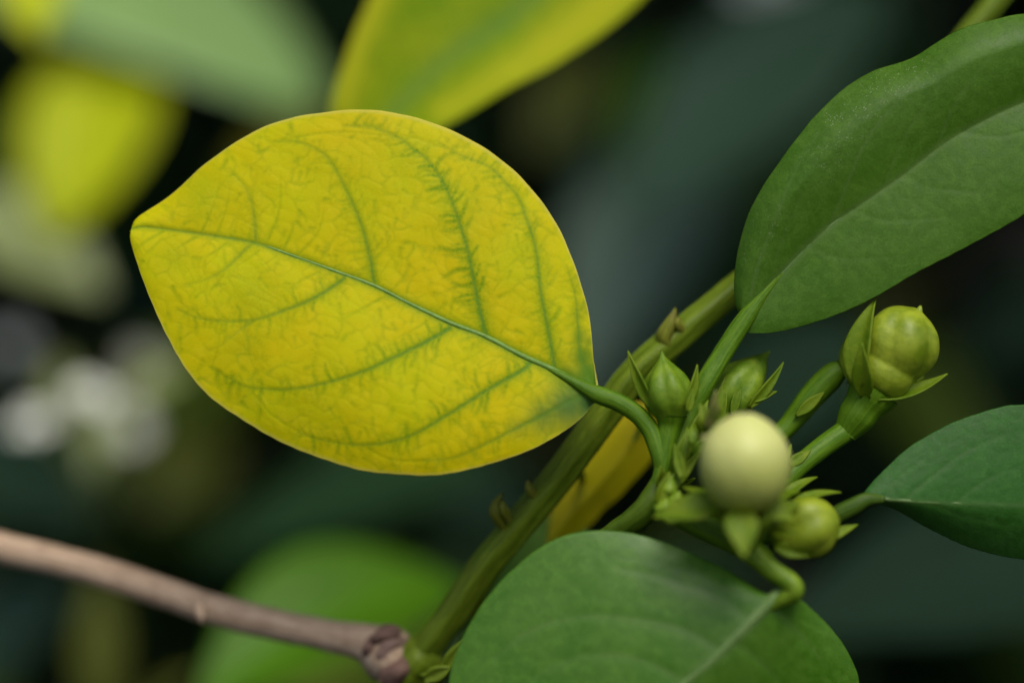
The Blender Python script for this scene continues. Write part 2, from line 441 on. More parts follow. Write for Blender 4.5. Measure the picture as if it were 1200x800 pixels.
for x0, y0, x1, y1 in ((518, 788, 546, 750), (496, 796, 528, 782)):
    blade('stipule', P(x0, y0, .009), P(x1, y1, .008), 16 * PX, M_stem, branch, normal=-FWD, cup=.5, thick=.5 * MM, nt=12, ns=7, base_w=.8)
M_scale = mat_stem('bud_scale', (0.09, 0.10, 0.01), (0.22, 0.24, 0.02), (0.14, 0.08, 0.03))
for pts in ([(590, 618, .010, 5), (580, 601, .008, 7), (581, 590, .008, 5), (585, 583, .008, 3), (589, 578, .008, 1.2)],
            [(596, 610, .009, 4), (590, 596, .0075, 5.5), (588, 586, .0075, 2)],
            [(628, 584, .009, 5), (620, 572, .008, 5), (619, 563, .008, 2)],
            [(782, 408, .009, 10), (778, 394, .008, 10), (784, 380, .0075, 7), (789, 369, .0075, 4), (792, 360, .0075, 1.2)],
            [(800, 390, .009, 8), (794, 379, .0075, 5), (796, 372, .0075, 2)]):
    tube('stipule', pts, M_scale, branch, seg=16, n=20, lump=.14, seed=len(pts))
tube('shoot', [(560, 720, .016, 12), (640, 672, .008, 14), (700, 640, .000, 15), (735, 614, -.003, 15), (760, 592, -.004, 16), (772, 572, -.0035, 15), (777, 552, -.003, 9)],
     M_shoot, branch, seg=28, n=80, ridges=3, ridge=.07, lump=.07, seed=7)
tube('shoot', [(764, 590, -.004, 10), (800, 606, -.008, 14), (840, 624, -.009, 15), (872, 640, -.009, 14), (888, 648, -.009, 13), (905, 655, -.009, 7)], M_petiole, branch, seg=28, n=50, lump=.05, seed=9)

# ---- the large yellow leaf (base at the petiole, tip on the left)
H_mid = [(700, 463), (685, 453), (652, 435), (610, 416), (568, 394), (529, 379), (478, 355), (439, 335), (399, 320), (341, 299), (300, 285), (255, 277), (212, 271), (170, 266), (154, 268)]
H_up = [(698, 458), (698, 448), (695, 417), (691, 375), (683, 339), (671, 302), (654, 265), (631, 231), (602, 200), (559, 169), (513, 146), (467, 133), (430, 128), (399, 129),
        (341, 139), (295, 156), (241, 192), (200, 228), (162, 254), (154, 266)]
H_lo = [(699, 469), (694, 474), (682, 489), (658, 507), (616, 529), (565, 547), (514, 556), (469, 556), (430, 553), (395, 544), (350, 527), (296, 500), (251, 470), (218, 432), (195, 393),
        (179, 358), (168, 330), (160, 306), (153, 282), (153, 270)]
H_veins = {
 'U1': [(300, 284), (297, 248), (290, 225), (278, 208), (262, 200)],
 'U2': [(439, 334), (433, 300), (423, 262), (407, 225), (390, 193), (373, 176), (347, 166), (322, 166)],
 'U3': [(569, 393), (559, 348), (548, 294), (536, 254), (522, 219), (502, 189), (485, 175), (464, 160), (436, 149), (405, 147)],
 'U4': [(652, 434), (650, 430), (643, 390), (634, 345), (628, 294), (618, 259), (607, 231), (594, 216), (574, 196), (542, 183), (515, 168)],
 'U5': [(692, 455), (688, 438), (680, 414), (677, 378), (674, 346), (664, 312)],
 'L1': [(296, 285), (289, 291), (264, 315), (240, 328), (215, 334)],
 'L2': [(402, 322), (401, 328), (368, 349), (332, 364), (296, 375), (260, 376), (230, 372), (208, 362)],
 'L2b': [(300, 374), (282, 386), (260, 404), (240, 412)],
 'L3': [(529, 380), (523, 387), (490, 405), (448, 425), (428, 434), (380, 449), (335, 456), (290, 453), (266, 442), (248, 430)],
 'L4': [(622, 424), (613, 433), (574, 455), (529, 483), (490, 506), (460, 517), (422, 521), (380, 516), (350, 506)],
 'L5': [(693, 461), (676, 466), (640, 484), (610, 499), (571, 519), (532, 536), (495, 540)],
}
ras = Ras(130, 110, 720, 575)
ras.net('net', 16, .5, 1.6, 4, 6.0)
ras.stroke('vein', H_mid, 4.0, 1.4, .9, .5); ras.stroke('green', H_mid, 10, 4, .85, .5); ras.stroke('groove', H_mid, 7, 3, 1, .6)
def side(p, i, q):
    d = U(q[min(i + 1, len(q) - 1)] - q[max(i - 1, 0)]); return d, np.array([-d[1], d[0]])
GRN = {'U1': .5, 'U2': .75, 'U3': 1.0, 'U4': .9, 'U5': .8, 'L1': .45, 'L2': .8, 'L2b': .3, 'L3': .95, 'L4': 1.0, 'L5': .8}
for k_, v in H_veins.items():
    st = GRN[k_]; up = k_[0] == 'U'
    ras.stroke('vein', v, 2.0, 1.0, .8 * min(1, st + .1), .15 * st)
    ras.stroke('green', v, 8.0 if up else 6.0, 3.2, 1.0 * st, .4 * st)
    ras.stroke('groove', v, 4.2, 2.2, .8, .35)
    ras.stroke('green', v[:-2], 15 if k_ in ('U3', 'U4') else 10, 5, .62 * st, .22 * st)
    q = spline(v, max(6, int(np.linalg.norm(np.diff(np.asarray(v, float), axis=0), axis=1).sum())))
    i = 6
    while i < len(q) - 4:
        t = i / len(q)
        for sg in (-1, 1):
            if random.random() < .2: continue
            if up: a = np.array([-1.0, random.uniform(-.15, .45)]) if sg < 0 else np.array([random.uniform(.3, .9), -.9])
            else: a = np.array([random.uniform(-.3, .15), 1.0]) if sg < 0 else np.array([random.uniform(-.6, -.1), -1.0])
            a = U(a); c = np.array([-a[1], a[0]]) * random.uniform(-.35, .35)
            strong = 1.5 if (k_ == 'U3' and .12 < t < .75) else 1.15 if k_ in ('U4', 'L4', 'L3', 'L2') else 1.0
            L = random.uniform(10, 28) * (1.3 if strong > 1.2 and sg < 0 else 1.0) * (1.1 - .35 * t)
            pts = [q[i], q[i] + a * L * .5 + c * L * .4, q[i] + a * L]
            s0 = random.uniform(.4, 1.0) * st * strong * (1 - .3 * t)
            wd = random.uniform(2.6, 4.6)
            ras.stroke('green', pts, wd, wd * .75, min(1, s0), s0 * random.uniform(.15, .6))
            if random.random() < .5:      # a fork at the end
                e = pts[1]; f_ = U(a + np.array([-a[1], a[0]]) * random.choice((-.8, .8)))
                ras.stroke('green', [e, e + f_ * L * .3, e + f_ * L * .55], wd * .8, 1.8, s0 * .6, s0 * .2)
            ras.stroke('groove', pts, 2.2, 1.4, .45, .1)
        i += random.randint(4, 8) if k_ in ('U3', 'U4') else random.randint(6, 11)
# thin veins between the main ones, leaving the midrib
for f in np.linspace(.1, .93, 26):
    q = spline(H_mid, 200); i = int(f * 199); d, nn = side(None, i, q)
    for sg in (-1, 1):
        if random.random() < .3: continue
        out = nn * sg
        if out[1] < 0: dirn = U(out * 1.0 + np.array([.12, 0]) + d * random.uniform(-.1, .25)); L = random.uniform(25, 90)
        else: dirn = U(out * .55 + np.array([-1.0, .12]) * .8); L = random.uniform(20, 75)
        c = np.array([-dirn[1], dirn[0]]) * random.uniform(-.12, .12)
        pts = [q[i], q[i] + dirn * L * .5 + c * L, q[i] + dirn * L]
        ras.stroke('green', pts, 2.4, 1.6, random.uniform(.3, .6), .08); ras.stroke('groove', pts, 2.2, 1.5, .4, .1)
# short stray green strokes over the whole blade, mostly lower half
for _ in range(520):
    x, y = random.uniform(160, 690), random.uniform(140, 555)
    a = random.uniform(1.0, 2.1) if random.random() < .7 else random.uniform(-.6, .6)
    L = random.uniform(10, 24); dv = np.array([math.cos(a), math.sin(a)]); c = np.array([-dv[1], dv[0]]) * random.uniform(-.5, .5)
    pts = [(x, y), np.array([x, y]) + dv * L * .5 + c * L * .4, np.array([x, y]) + dv * L]
    ras.stroke('green', pts, random.uniform(2.2, 4.0), 1.8, random.uniform(.15, .48), .12, 1.5)
    ras.stroke('groove', pts, 1.8, 1.2, .3, .1, 1.5)
# loops that join the veins near the margin
for a, b in (('U2', 'U3'), ('U3', 'U4'), ('L3', 'L2'), ('L4', 'L3'), ('L5', 'L4')):
    p, q = np.array(H_veins[a][-1]), np.array(H_veins[b][-3]); m_ = (p + q) / 2 + (0, -8 if a[0] == 'U' else 8)
    ras.stroke('green', [p, m_, q], 2.2, 2.2, .25, .3); ras.stroke('groove', [p, m_, q], 2, 2, .4, .4)
for x, y, wd, s in ((690, 470, 34, 1), (668, 476, 30, .9), (640, 487, 24, .6), (676, 462, 26, .8), (610, 500, 14, .3)): ras.dab('teal', x, y, wd, s)
for x, y, wd, s in ((690, 400, 10, .6), (686, 360, 10, .4), (680, 330, 9, .3), (692, 445, 20, 1), (690, 436, 16, .95), (684, 418, 15, .85), (680, 395, 12, .6), (677, 370, 9, .35), (665, 440, 16, .5)): ras.dab('lush', x, y, wd, s)
for x, y, wd, s in ((420, 200, 60, .12), (350, 470, 60, .14), (600, 300, 60, .14), (235, 228, 30, .32), (205, 300, 22, .28), (300, 352, 40, .3), (285, 400, 28, .25), (540, 250, 40, .25), (480, 185, 35, .2)): ras.dab('green', x, y, wd, s)
ras.blur('net', 2)

def H_depth(t, s, X, Y):
    side_ = np.where(s < 0, .15, .8)
    arch = -1.3 * MM * np.sin(np.pi * np.clip(np.abs(s), 0, 1)) ** .9 * np.sin(np.pi * np.clip(t, 0, 1)) ** .6 * side_
    edge = 1.6 * MM * np.abs(s) ** 3 * np.sin(np.pi * t) ** .5
    lng = -3.0 * MM * np.sin(np.pi * t) + 1.5 * MM * t
    wav = .7 * MM * np.sin(9 * t + 1.0 + 2 * s) * s * s
    return lng + arch + edge + wav - (Y - 350) * PX * .13
def H_height(t, s, X, Y):
    n_ = ras.at('net', X, Y); gv = ras.at('groove', X, Y)
    fade = np.clip((1 - np.abs(s)) / .06, 0, 1) * np.clip(t / .04, 0, 1) * np.clip((1 - t) / .03, 0, 1)
    big = np.sin(X / 13. + np.sin(Y / 21.)) * np.sin(Y / 16. + 1.5 * np.sin(X / 31.))
    return (fade * (.028 * n_ - .08 * gv + .07 * big) + .0) * MM
def H_mask(t, s, X, Y):
    net = np.clip(1 - ras.at('net', X, Y) * 2.2, 0, 1)
    e = np.clip((np.abs(s) - .975) / .02, 0, 1)
    return {'mask': (ras.at('vein', X, Y), ras.at('green', X, Y), net), 'mask2': (ras.at('teal', X, Y), ras.at('lush', X, Y), e)}
hero, hm = traced_leaf('leaf', H_mid, H_up, H_lo, 460, 360, H_depth, M_yellow, branch, ras, H_height, H_mask)
lab(hero, 'large oval yellow leaf with green veins')
def rib(leaf, line, r0, r1, mat, lift=.0004, n=90, cut=.97, sunk=.45):
    m = line[: int(len(line) * cut)][:: max(1, len(line) // 30)]
    pts = [(x, y, d + r0 * PX * sunk - lift * (1 - i / len(m)), r0 + (r1 - r0) * i / (len(m) - 1)) for i, (x, y, d) in enumerate(m)]
    return tube('midrib', pts, mat, leaf, seg=14, n=n)
rib(hero, hm, 4.0, .9, M_midrib, .0)
tube('petiole', [(640, 430, -.0020, 3), (668, 445, -.0021, 5), (688, 456, -.0022, 8), (703, 463, -.0023, 10.5), (724, 471, -.0024, 10.5), (745, 484, -.0026, 10.5), (761, 502, -.003, 10.5), (770, 522, -.0035, 11), (775, 542, -.004, 10), (776, 562, -.004, 8)],
     M_petiole, hero, seg=28, n=70, ridges=2, ridge=.03, lump=.015)

# ---- the large green leaf at the right
R_mid = [(874, 372), (885, 357), (925, 311), (970, 267), (1010, 239), (1060, 204), (1110, 166), (1160, 138), (1200, 120), (1270, 92), (1360, 60), (1450, 36)]
R_up = [(870, 371), (862, 358), (860, 330), (865, 290), (880, 245), (910, 195), (950, 142), (990, 102), (1025, 82), (1065, 70), (1095, 52), (1125, 35), (1160, 25), (1200, 16), (1280, 8), (1380, 14), (1450, 35)]
R_lo = [(873, 386), (880, 390), (915, 388), (970, 373), (1030, 345), (1080, 317), (1140, 285), (1200, 252), (1270, 207), (1350, 145), (1420, 80), (1450, 38)]
rr = Ras(840, -20, 1470, 410)
rr.stroke('vein', R_mid, 5.5, 3.5, .6, .5)
for v, s in (([(973, 264), (985, 235), (1015, 165), (1055, 115), (1105, 65)], .45), ([(880, 345), (890, 305), (915, 240), (935, 195), (960, 155)], .5),
             ([(1095, 178), (1120, 120), (1145, 85), (1165, 60)], .35), ([(905, 332), (912, 295), (940, 225)], .2), ([(1035, 220), (1060, 160), (1100, 100)], .25),
             ([(1062, 206), (1092, 220), (1150, 225)], .2), ([(950, 290), (990, 303), (1060, 300)], .16), ([(1000, 246), (1040, 258), (1110, 255)], .16), ([(1130, 155), (1170, 160), (1220, 150)], .2)):
    rr.stroke('vein', v, 2.2, 1.3, s, s * .5); rr.stroke('groove', v, 4, 2.5, .8, .4)
rr.net('net', 17, .9, 1.5, 8, 6.0); rr.blur('net', 2)
for x, y, wd, s in ((985, 150, 26, .9), (1010, 125, 24, .9), (1040, 95, 24, .8), (965, 185, 24, .7), (1075, 85, 20, .6), (905, 260, 22, .5), (880, 300, 16, .5)): rr.dab('speck', x, y, wd, s)
for p in ([(1130, 70), (1190, 60)], [(980, 250), (1050, 195)]): rr.stroke('lite', p, 18, 18, .4, .3, 3)
def R_depth(t, s, X, Y):
    a = np.abs(s)
    fold = np.where(s < 0, -2.2 * MM * np.sin(np.pi * np.clip(a * .78, 0, 1)) + 2.6 * MM * np.clip(a - .62, 0, 1) ** 1.5 / .23, -2.0 * MM * np.sin(np.pi * a * .6))
    return (.5 * MM + 5 * MM * t - 3 * MM * np.sin(np.pi * t)) + fold * np.sin(np.pi * np.clip(t, 0, 1)) ** .55 + np.where(s < 0, 1.0, .3) * MM * np.sin(16 * t + .6) * a ** 2 * .8
def R_height(t, s, X, Y):
    fade = np.clip((1 - np.abs(s)) / .06, 0, 1) * np.clip(t / .04, 0, 1)
    return fade * (.025 * rr.at('net', X, Y) - .07 * rr.at('groove', X, Y) + .05 * np.sin(X / 19. + np.sin(Y / 17.)) * np.sin(Y / 23.)) * MM
R_leaf, rm = traced_leaf('leaf', R_mid, R_up, R_lo, 300, 200, R_depth, M_right, branch, rr, R_height,
                         lambda t, s, X, Y: {'mask': (rr.at('vein', X, Y), rr.at('lite', X, Y), rr.at('speck', X, Y))})
lab(R_leaf, 'large glossy green leaf running out of the picture at upper right')
rib(R_leaf, rm, 4.0, 1.6, M_palerib, .0, sunk=.85)
tube('petiole', [(960, 276, .0004, 1.6), (930, 305, .00045, 3.0), (905, 333, .0006, 5), (888, 354, .0006, 7.5), (872, 376, .0004, 10.5), (850, 410, 0, 11.5), (825, 452, -.001, 12.5), (808, 484, -.001, 13.5), (794, 520, -.002, 12), (780, 555, -.003, 11)], M_petiole, R_leaf, seg=28, n=70, ridges=3, ridge=.05, lump=.02)

# ---- the green leaf at the bottom
B_mid = [(934, 690), (920, 695), (903, 704), (868, 739), (838, 769), (799, 802), (750, 850), (690, 905), (620, 960)]
B_up = [(932, 688), (914, 694), (899, 698), (881, 687), (847, 665), (795, 641), (743, 625), (695, 622), (652, 632), (613, 656), (574, 695), (543, 743), (526, 800), (530, 870), (560, 930), (618, 960)]
B_lo = [(935, 692), (938, 702), (946, 708), (972, 734), (994, 765), (1008, 800), (1005, 850), (975, 910), (910, 960), (820, 990), (720, 985), (622, 962)]
rb = Ras(510, 610, 1020, 1000)
rb.stroke('vein', B_mid, 9, 4, .6, .4)
for v, s in (([(880, 728), (845, 702), (790, 680), (720, 664)], .4), ([(845, 762), (790, 735), (700, 722), (630, 735), (580, 770)], .5), ([(805, 798), (740, 770), (670, 772), (600, 810)], .3), ([(905, 712), (935, 740), (960, 770)], .3), ([(860, 750), (900, 785), (930, 830)], .2)):
    rb.stroke('vein', v, 4, 2.2, s, s * .4); rb.stroke('groove', v, 9, 5, .9, .4)
rb.net('net', 24, .3, 1.6, 5, 6.0); rb.blur('net', 4)
def B_depth(t, s, X, Y):
    a = np.abs(s)
    return -13 * MM + 2.5 * MM * t + np.where(s < 0, 5.5, 15.0) * MM * a ** 1.4 * np.sin(np.pi * t) ** .5 - 1.5 * MM * np.sin(np.pi * t)
B_leaf, bmid = traced_leaf('leaf', B_mid, B_up, B_lo, 200, 140, B_depth, M_lower, branch, rb,
                           lambda t, s, X, Y: np.clip((1 - np.abs(s)) / .06, 0, 1) * (.03 * rb.at('net', X, Y) - .16 * rb.at('groove', X, Y)) * MM,
                           lambda t, s, X, Y: {'mask': (rb.at('vein', X, Y), 0 * X, 0 * X)})
lab(B_leaf, 'broad soft green leaf cut off by the bottom of the picture')
rib(B_leaf, bmid, 9.0, 3.5, M_ribB, .0, sunk=.7)
tube('petiole', [(868, 640, -.0105, 11), (886, 652, -.011, 12.5), (908, 670, -.0125, 12), (925, 682, -.0132, 12.5), (931, 692, -.0134, 12), (918, 701, -.0128, 10), (902, 712, -.0122, 6)], M_calyx, B_leaf, seg=28, n=60, lump=.06)

# ---- the small green leaf at the right edge
S_mid = [(1011, 584), (1030, 584), (1084, 588), (1140, 590), (1200, 592), (1270, 592), (1340, 588)]
S_up = [(1009, 582), (1013, 576), (1031, 555), (1066, 524), (1110, 498), (1154, 481), (1200, 474), (1250, 482), (1300, 520), (1340, 586)]
S_lo = [(1012, 586), (1022, 589), (1044, 595), (1084, 616), (1127, 638), (1200, 656), (1250, 655), (1300, 635), (1340, 590)]
rs = Ras(1000, 460, 1350, 670)
rs.stroke('vein', S_mid, 4, 2.2, .5, .4)
for v, s in (([(1060, 586), (1090, 560), (1130, 530), (1175, 510)], .35), ([(1120, 589), (1160, 560), (1200, 545)], .3), ([(1090, 590), (1130, 605), (1180, 615)], .2), ([(1035, 584), (1055, 558), (1085, 535)], .2)):
    rs.stroke('vein', v, 2.2, 1.3, s, s * .4); rs.stroke('groove', v, 4, 3, .8, .4)
rs.net('net', 15, .2, 1.5, 6, 5.0); rs.blur('net', 2)
S_leaf, sm = traced_leaf('leaf', S_mid, S_up, S_lo, 160, 110, lambda t, s, X, Y: -5 * MM + 4 * MM * t + 3.5 * MM * np.abs(s) ** 1.5 * np.where(s > 0, 1.2, .8) * np.sin(np.pi * t) ** .5 - 1.5 * MM * np.sin(np.pi * t), M_small, branch, rs,
                         lambda t, s, X, Y: np.clip((1 - np.abs(s)) / .06, 0, 1) * (.03 * rs.at('net', X, Y) - .09 * rs.at('groove', X, Y)) * MM,
                         lambda t, s, X, Y: {'mask': (rs.at('vein', X, Y), 0 * X, 0 * X)})
lab(S_leaf, 'small dark green leaf at the right edge of the picture')
rib(S_leaf, sm, 3.0, 1.2, M_palerib, .0, sunk=.8)
tube('petiole', [(905, 640, -.004, 8), (940, 625, -.004, 9), (975, 606, -.005, 10.5), (1000, 593, -.0055, 10), (1016, 585, -.0055, 8), (1036, 585, -.0052, 4)], M_darkstalk, S_leaf, seg=24, n=40, ridges=2, ridge=.04)

# ---- the narrow yellow leaf and a green one behind the stem
YB_mid = [(768, 470), (740, 520), (700, 570), (665, 610), (640, 640)]
yb, _ = traced_leaf('leaf', YB_mid, [(768, 470), (720, 478), (688, 515), (662, 560), (646, 600), (640, 640)], [(768, 472), (775, 510), (757, 548), (715, 592), (675, 628), (641, 640)], 60, 40,
                    lambda t, s, X, Y: .020 + .004 * t - 2.5 * MM * (1 - np.abs(s)) * np.sin(np.pi * t), M_backyellow, branch)
lab(yb, 'narrow yellow leaf hanging behind the stem')
tube('petiole', [(742, 516, .0175, 2), (762, 480, .018, 5), (772, 462, .017, 6), (782, 440, .012, 6), (790, 405, .010, 6)], M_petiole, yb, seg=14, n=20)
M_midgreen = mat_plain('mid_green_leaf', (0.08, 0.20, 0.012), (0.11, 0.24, 0.02), 120, .45, .2, mid=(.12, .2, .05))
gb = blade('leaf', P(690, 590, .026), P(535, 790, .022), 110 * PX, M_midgreen, branch, normal=-FWD + .9 * UPV, cup=.3, bend=.05)
lab(gb, 'green leaf mostly hidden between stem and bottom leaf')
tube('petiole', [(640, 650, .031, 2), (672, 600, .029, 4), (682, 565, .022, 4.5), (676, 540, .012, 5)], M_petiole, gb, seg=14, n=20)

# ---- flower buds
def sepal(parent, bx, by, bd, tx, ty, td, wpx, normal, bend=.08, cup=.35, mat=None, droop=0.0, peak=.35):
    return blade('sepal', P(bx, by, bd), P(tx, ty, td), wpx * PX, mat or M_sepal, parent, normal=normal, bend=bend, cup=cup, thick=.25 * MM, nt=18, ns=9, peak=peak, base_w=.5, droop=droop)
# upright pointed bud beside the yellow leaf's stalk
b1 = lathe('flower_bud', P(786, 489, -.003), P(775, 410, -.003), [(0, 2.0 * MM), (.08, 2.5 * MM), (.22, 3.2 * MM), (.42, 3.35 * MM), (.60, 2.7 * MM), (.76, 1.5 * MM), (.88, .55 * MM), (1, .08 * MM)],
           M_calyx, branch, ribs=6, rib=.10, twist=.3, seed=2)
lab(b1, 'pointed green bud next to the yellow leaf stalk')
for x0, y0, x1, y1, wd, nrm, z in ((764, 478, 735, 411, 15, -FWD - .8 * RGT, -.004), (805, 476, 818, 427, 13, -FWD + .9 * RGT, -.004), (806, 482, 812, 455, 9, -FWD + .6 * RGT, -.006)):
    sepal(b1, x0, y0, z, x1, y1, z + .0008, wd, nrm, bend=.04)
tube('pedicel', [(770, 580, -.004, 11), (776, 552, -.004, 10.5), (781, 520, -.0035, 11.5), (785, 500, -.003, 14.5), (786, 486, -.003, 19)], M_petiole, b1, seg=28, n=40, ridges=5, ridge=.03)
# leaning bud half hidden behind the pale one
b2 = lathe('flower_bud', P(832, 492, .004), P(902, 411, .006), [(0, 2.0 * MM), (.15, 3.0 * MM), (.38, 3.7 * MM), (.6, 3.1 * MM), (.8, 1.7 * MM), (.92, .6 * MM), (1, .1 * MM)], M_calyx, branch, ribs=5, rib=.09, twist=.4, seed=4)
lab(b2, 'leaning pointed bud partly hidden behind the pale bud')
for x0, y0, x1, y1, wd, nrm in ((878, 478, 919, 424, 12, -FWD + .5 * RGT), (880, 470, 911, 458, 11, -FWD + .5 * UPV), (838, 500, 850, 440, 16, -FWD), (858, 486, 868, 446, 10, -FWD)):
    sepal(b2, x0, y0, .001, x1, y1, .002, wd, nrm)
tube('pedicel', [(780, 572, -.001, 8), (800, 540, 0, 9), (818, 512, .002, 11), (834, 490, .004, 16)], M_petiole, b2, seg=24, n=30)
# round pale bud nearest the camera
b3 = lathe('flower_bud', P(873, 600, -.019), P(873, 484, -.022), [(0, 1.4 * MM), (.04, 3.0 * MM), (.14, 4.7 * MM), (.3, 5.95 * MM), (.5, 6.35 * MM), (.7, 5.75 * MM), (.86, 4.15 * MM), (.96, 2.1 * MM), (1, .5 * MM)],
           M_palebud, branch, seg=72, n=56, ribs=5, rib=.012, twist=1.4, lump=.012, seed=8)
lab(b3, 'round pale cream bud in front of the other buds')
for x0, y0, z0, x1, y1, z1, wd, nrm in ((848, 592, -.018, 764, 606, -.016, 34, -FWD + .7 * UPV), (866, 596, -.022, 873, 654, -.025, 36, -FWD + .3 * UPV), (893, 590, -.018, 932, 610, -.018, 28, -FWD + .6 * UPV),
                                        (845, 596, -.015, 800, 570, -.010, 26, UPV - .3 * FWD), (895, 592, -.014, 938, 575, -.008, 24, UPV - .3 * FWD), (842, 586, -.017, 790, 585, -.013, 18, UPV - .5 * FWD)):
    sepal(b3, x0, y0, z0, x1, y1, z1, wd, nrm, bend=.06, cup=.25)
lathe('receptacle', P(878, 634, -.013), P(873, 592, -.0185), [(0, 1.6 * MM), (.3, 2.4 * MM), (.7, 3.6 * MM), (.9, 3.9 * MM), (1, 3.3 * MM)], M_sepal, b3, seg=32, n=20, ribs=5, rib=.05)
tube('pedicel', [(868, 646, -.009, 9), (876, 640, -.011, 11), (878, 628, -.0135, 13)], M_petiole, b3, seg=20, n=16)
# round green bud in its open calyx, upper right
b4 = lathe('flower_bud', P(1024, 458, .001), P(1076, 362, 0), [(0, 2.8 * MM), (.06, 3.8 * MM), (.16, 4.45 * MM), (.26, 4.6 * MM), (.33, 4.5 * MM), (.38, 4.75 * MM), (.52, 5.35 * MM), (.68, 5.25 * MM), (.84, 4.25 * MM), (.93, 2.8 * MM), (.975, 1.3 * MM), (1, .45 * MM)],
           M_greenbud, branch, seg=56, n=56, ribs=5, rib=.075, twist=1.3, lump=.025, seed=3)
lab(b4, 'round shiny green bud sitting in a spiky calyx')
tube('bud_tip', [(1074, 370, 0, 7), (1077, 364, 0, 4.5), (1079, 358, 0, 1.5)], M_greenbud, b4, seg=14, n=10)
for x0, y0, z0, x1, y1, z1, wd, nrm, bd in ((1004, 452, -.0025, 1026, 349, -.001, 36, -FWD - .9 * RGT, .10), (1028, 466, -.002, 1110, 437, -.001, 22, UPV * .8 - FWD * .6, -.10), (1000, 450, .003, 1010, 372, .004, 30, -FWD - 1.2 * RGT, .12),
                                            (1014, 466, -.002, 1010, 402, -.0055, 24, -FWD - .4 * RGT, .08), (1034, 466, .005, 1082, 440, .007, 18, UPV - .3 * FWD, -.05)):
    sepal(b4, x0, y0, z0, x1, y1, z1, wd, nrm, bend=bd, cup=.4)
lathe('receptacle', P(990, 508, .001), P(1026, 456, .001), [(0, 1.75 * MM), (.1, 2.05 * MM), (.35, 2.75 * MM), (.6, 2.95 * MM), (.8, 3.5 * MM), (1, 3.9 * MM)], M_petiole, b4, seg=36, n=24, ribs=5, rib=.03)
tube('pedicel', [(872, 640, -.007, 10), (900, 585, -.005, 10.5), (930, 552, -.003, 11.5), (958, 528, -.001, 12.5), (992, 504, .001, 13.5)], M_petiole, b4, seg=28, n=40, lump=.02)
b4s = tube('stalk', [(885, 560, .002, 9), (905, 520, .004, 11), (925, 497, .005, 12.5), (950, 466, .005, 15), (975, 440, .005, 15), (992, 428, .005, 8)], M_petiole, branch, seg=28, n=40, lump=.03)
lab(b4s, 'bare green flower stalk beside the round green bud')
blade('bract', P(932, 488, .0027), P(966, 459, .0026), 13 * PX, M_sepal, b4s, normal=-FWD, thick=.3 * MM, nt=12, ns=7)
# low green bud
b5 = lathe('flower_bud', P(903, 622, -.008), P(984, 612, -.011), [(0, 1.8 * MM), (.12, 3.1 * MM), (.35, 4.1 * MM), (.6, 4.3 * MM), (.8, 3.6 * MM), (.92, 2.3 * MM), (.98, 1.0 * MM), (1, .3 * MM)], M_greenbud, branch, seg=48, n=44, ribs=5, rib=.08, twist=1.0, lump=.03, seed=6)
lab(b5, 'low rounded green bud under the pale bud')
for x0, y0, z0, x1, y1, z1, wd, nrm in ((925, 592, -.008, 986, 576, -.006, 15, UPV - .5 * FWD), (960, 636, -.009, 1006, 614, -.007, 13, -FWD + .5 * UPV), (915, 585, -.006, 958, 558, -.003, 14, UPV - .6 * FWD), (905, 600, -.013, 938, 590, -.014, 16, -FWD + .6 * UPV), (908, 640, -.012, 950, 652, -.012, 15, -FWD), (904, 622, -.0135, 936, 624, -.0155, 15, -FWD)):
    sepal(b5, x0, y0, z0, x1, y1, z1, wd, nrm)
tube('pedicel', [(866, 640, -.0085, 8), (888, 630, -.008, 10), (908, 621, -.008, 13)], M_petiole, b5, seg=20, n=16)
# small bracts crowding the node
for x0, y0, x1, y1, wd, z, mt in ((790, 560, 806, 500, 14, -.006, M_sepal), (783, 575, 822, 528, 13, -.007, M_sepal), (775, 585, 800, 545, 16, -.008, M_calyx), (800, 540, 830, 468, 17, -.003, M_sepal),
                                  (770, 590, 785, 552, 14, -.009, M_sepal), (812, 535, 838, 505, 14, -.005, M_calyx), (800, 605, 768, 600, 20, -.012, M_sepal), (905, 560, 928, 520, 12, -.002, M_sepal),
                                  (800, 560, 790, 520, 11, -.009, M_sepal), (925, 545, 950, 527, 12, -.004, M_sepal)):
    blade('bract', P(x0, y0, z), P(x1, y1, z + .001), wd * PX, mt, branch, normal=-FWD + random.uniform(-.6, .6) * RGT, cup=.45, bend=random.uniform(-.05, .12), thick=.3 * MM, nt=14, ns=7, base_w=.7, peak=.35)
gb_ = random.Random(4)
for q in range(26):
    x0, y0 = gb_.choice(((782, 575), (800, 560), (815, 530), (830, 505), (790, 598), (842, 600), (905, 590), (900, 560)))
    x0 += gb_.uniform(-10, 10); y0 += gb_.uniform(-10, 10)
    an = gb_.gauss(-1.35, .55); L = gb_.uniform(22, 48)
    z = gb_.uniform(-.011, .001)
    blade('bract', P(x0, y0, z), P(x0 + math.cos(an) * L, y0 + math.sin(an) * L, z + gb_.uniform(-.003, .003)), gb_.uniform(7, 15) * PX, gb_.choice((M_sepal, M_sepal, M_calyx, M_tan)), branch,
          normal=-FWD + gb_.uniform(-.9, .9) * RGT + gb_.uniform(-.3, .6) * UPV, cup=gb_.uniform(.3, .7), bend=gb_.uniform(-.1, .16), droop=gb_.uniform(-.08, .08), thick=.22 * MM, nt=14, ns=7, base_w=.55, peak=.3, wave=.15, seed=q)
for x, y, r, z in ((783, 572, 11, -.008), (792, 590, 12, -.009), (778, 596, 10, -.010)):
    lathe('bract', P(x - 3, y + r, z), P(x + 4, y - r * 1.3, z), [(0, r * .5 * PX), (.3, r * PX), (.6, r * .8 * PX), (1, r * .1 * PX)], M_calyx, branch, seg=20, n=14, ribs=3, rib=.1)

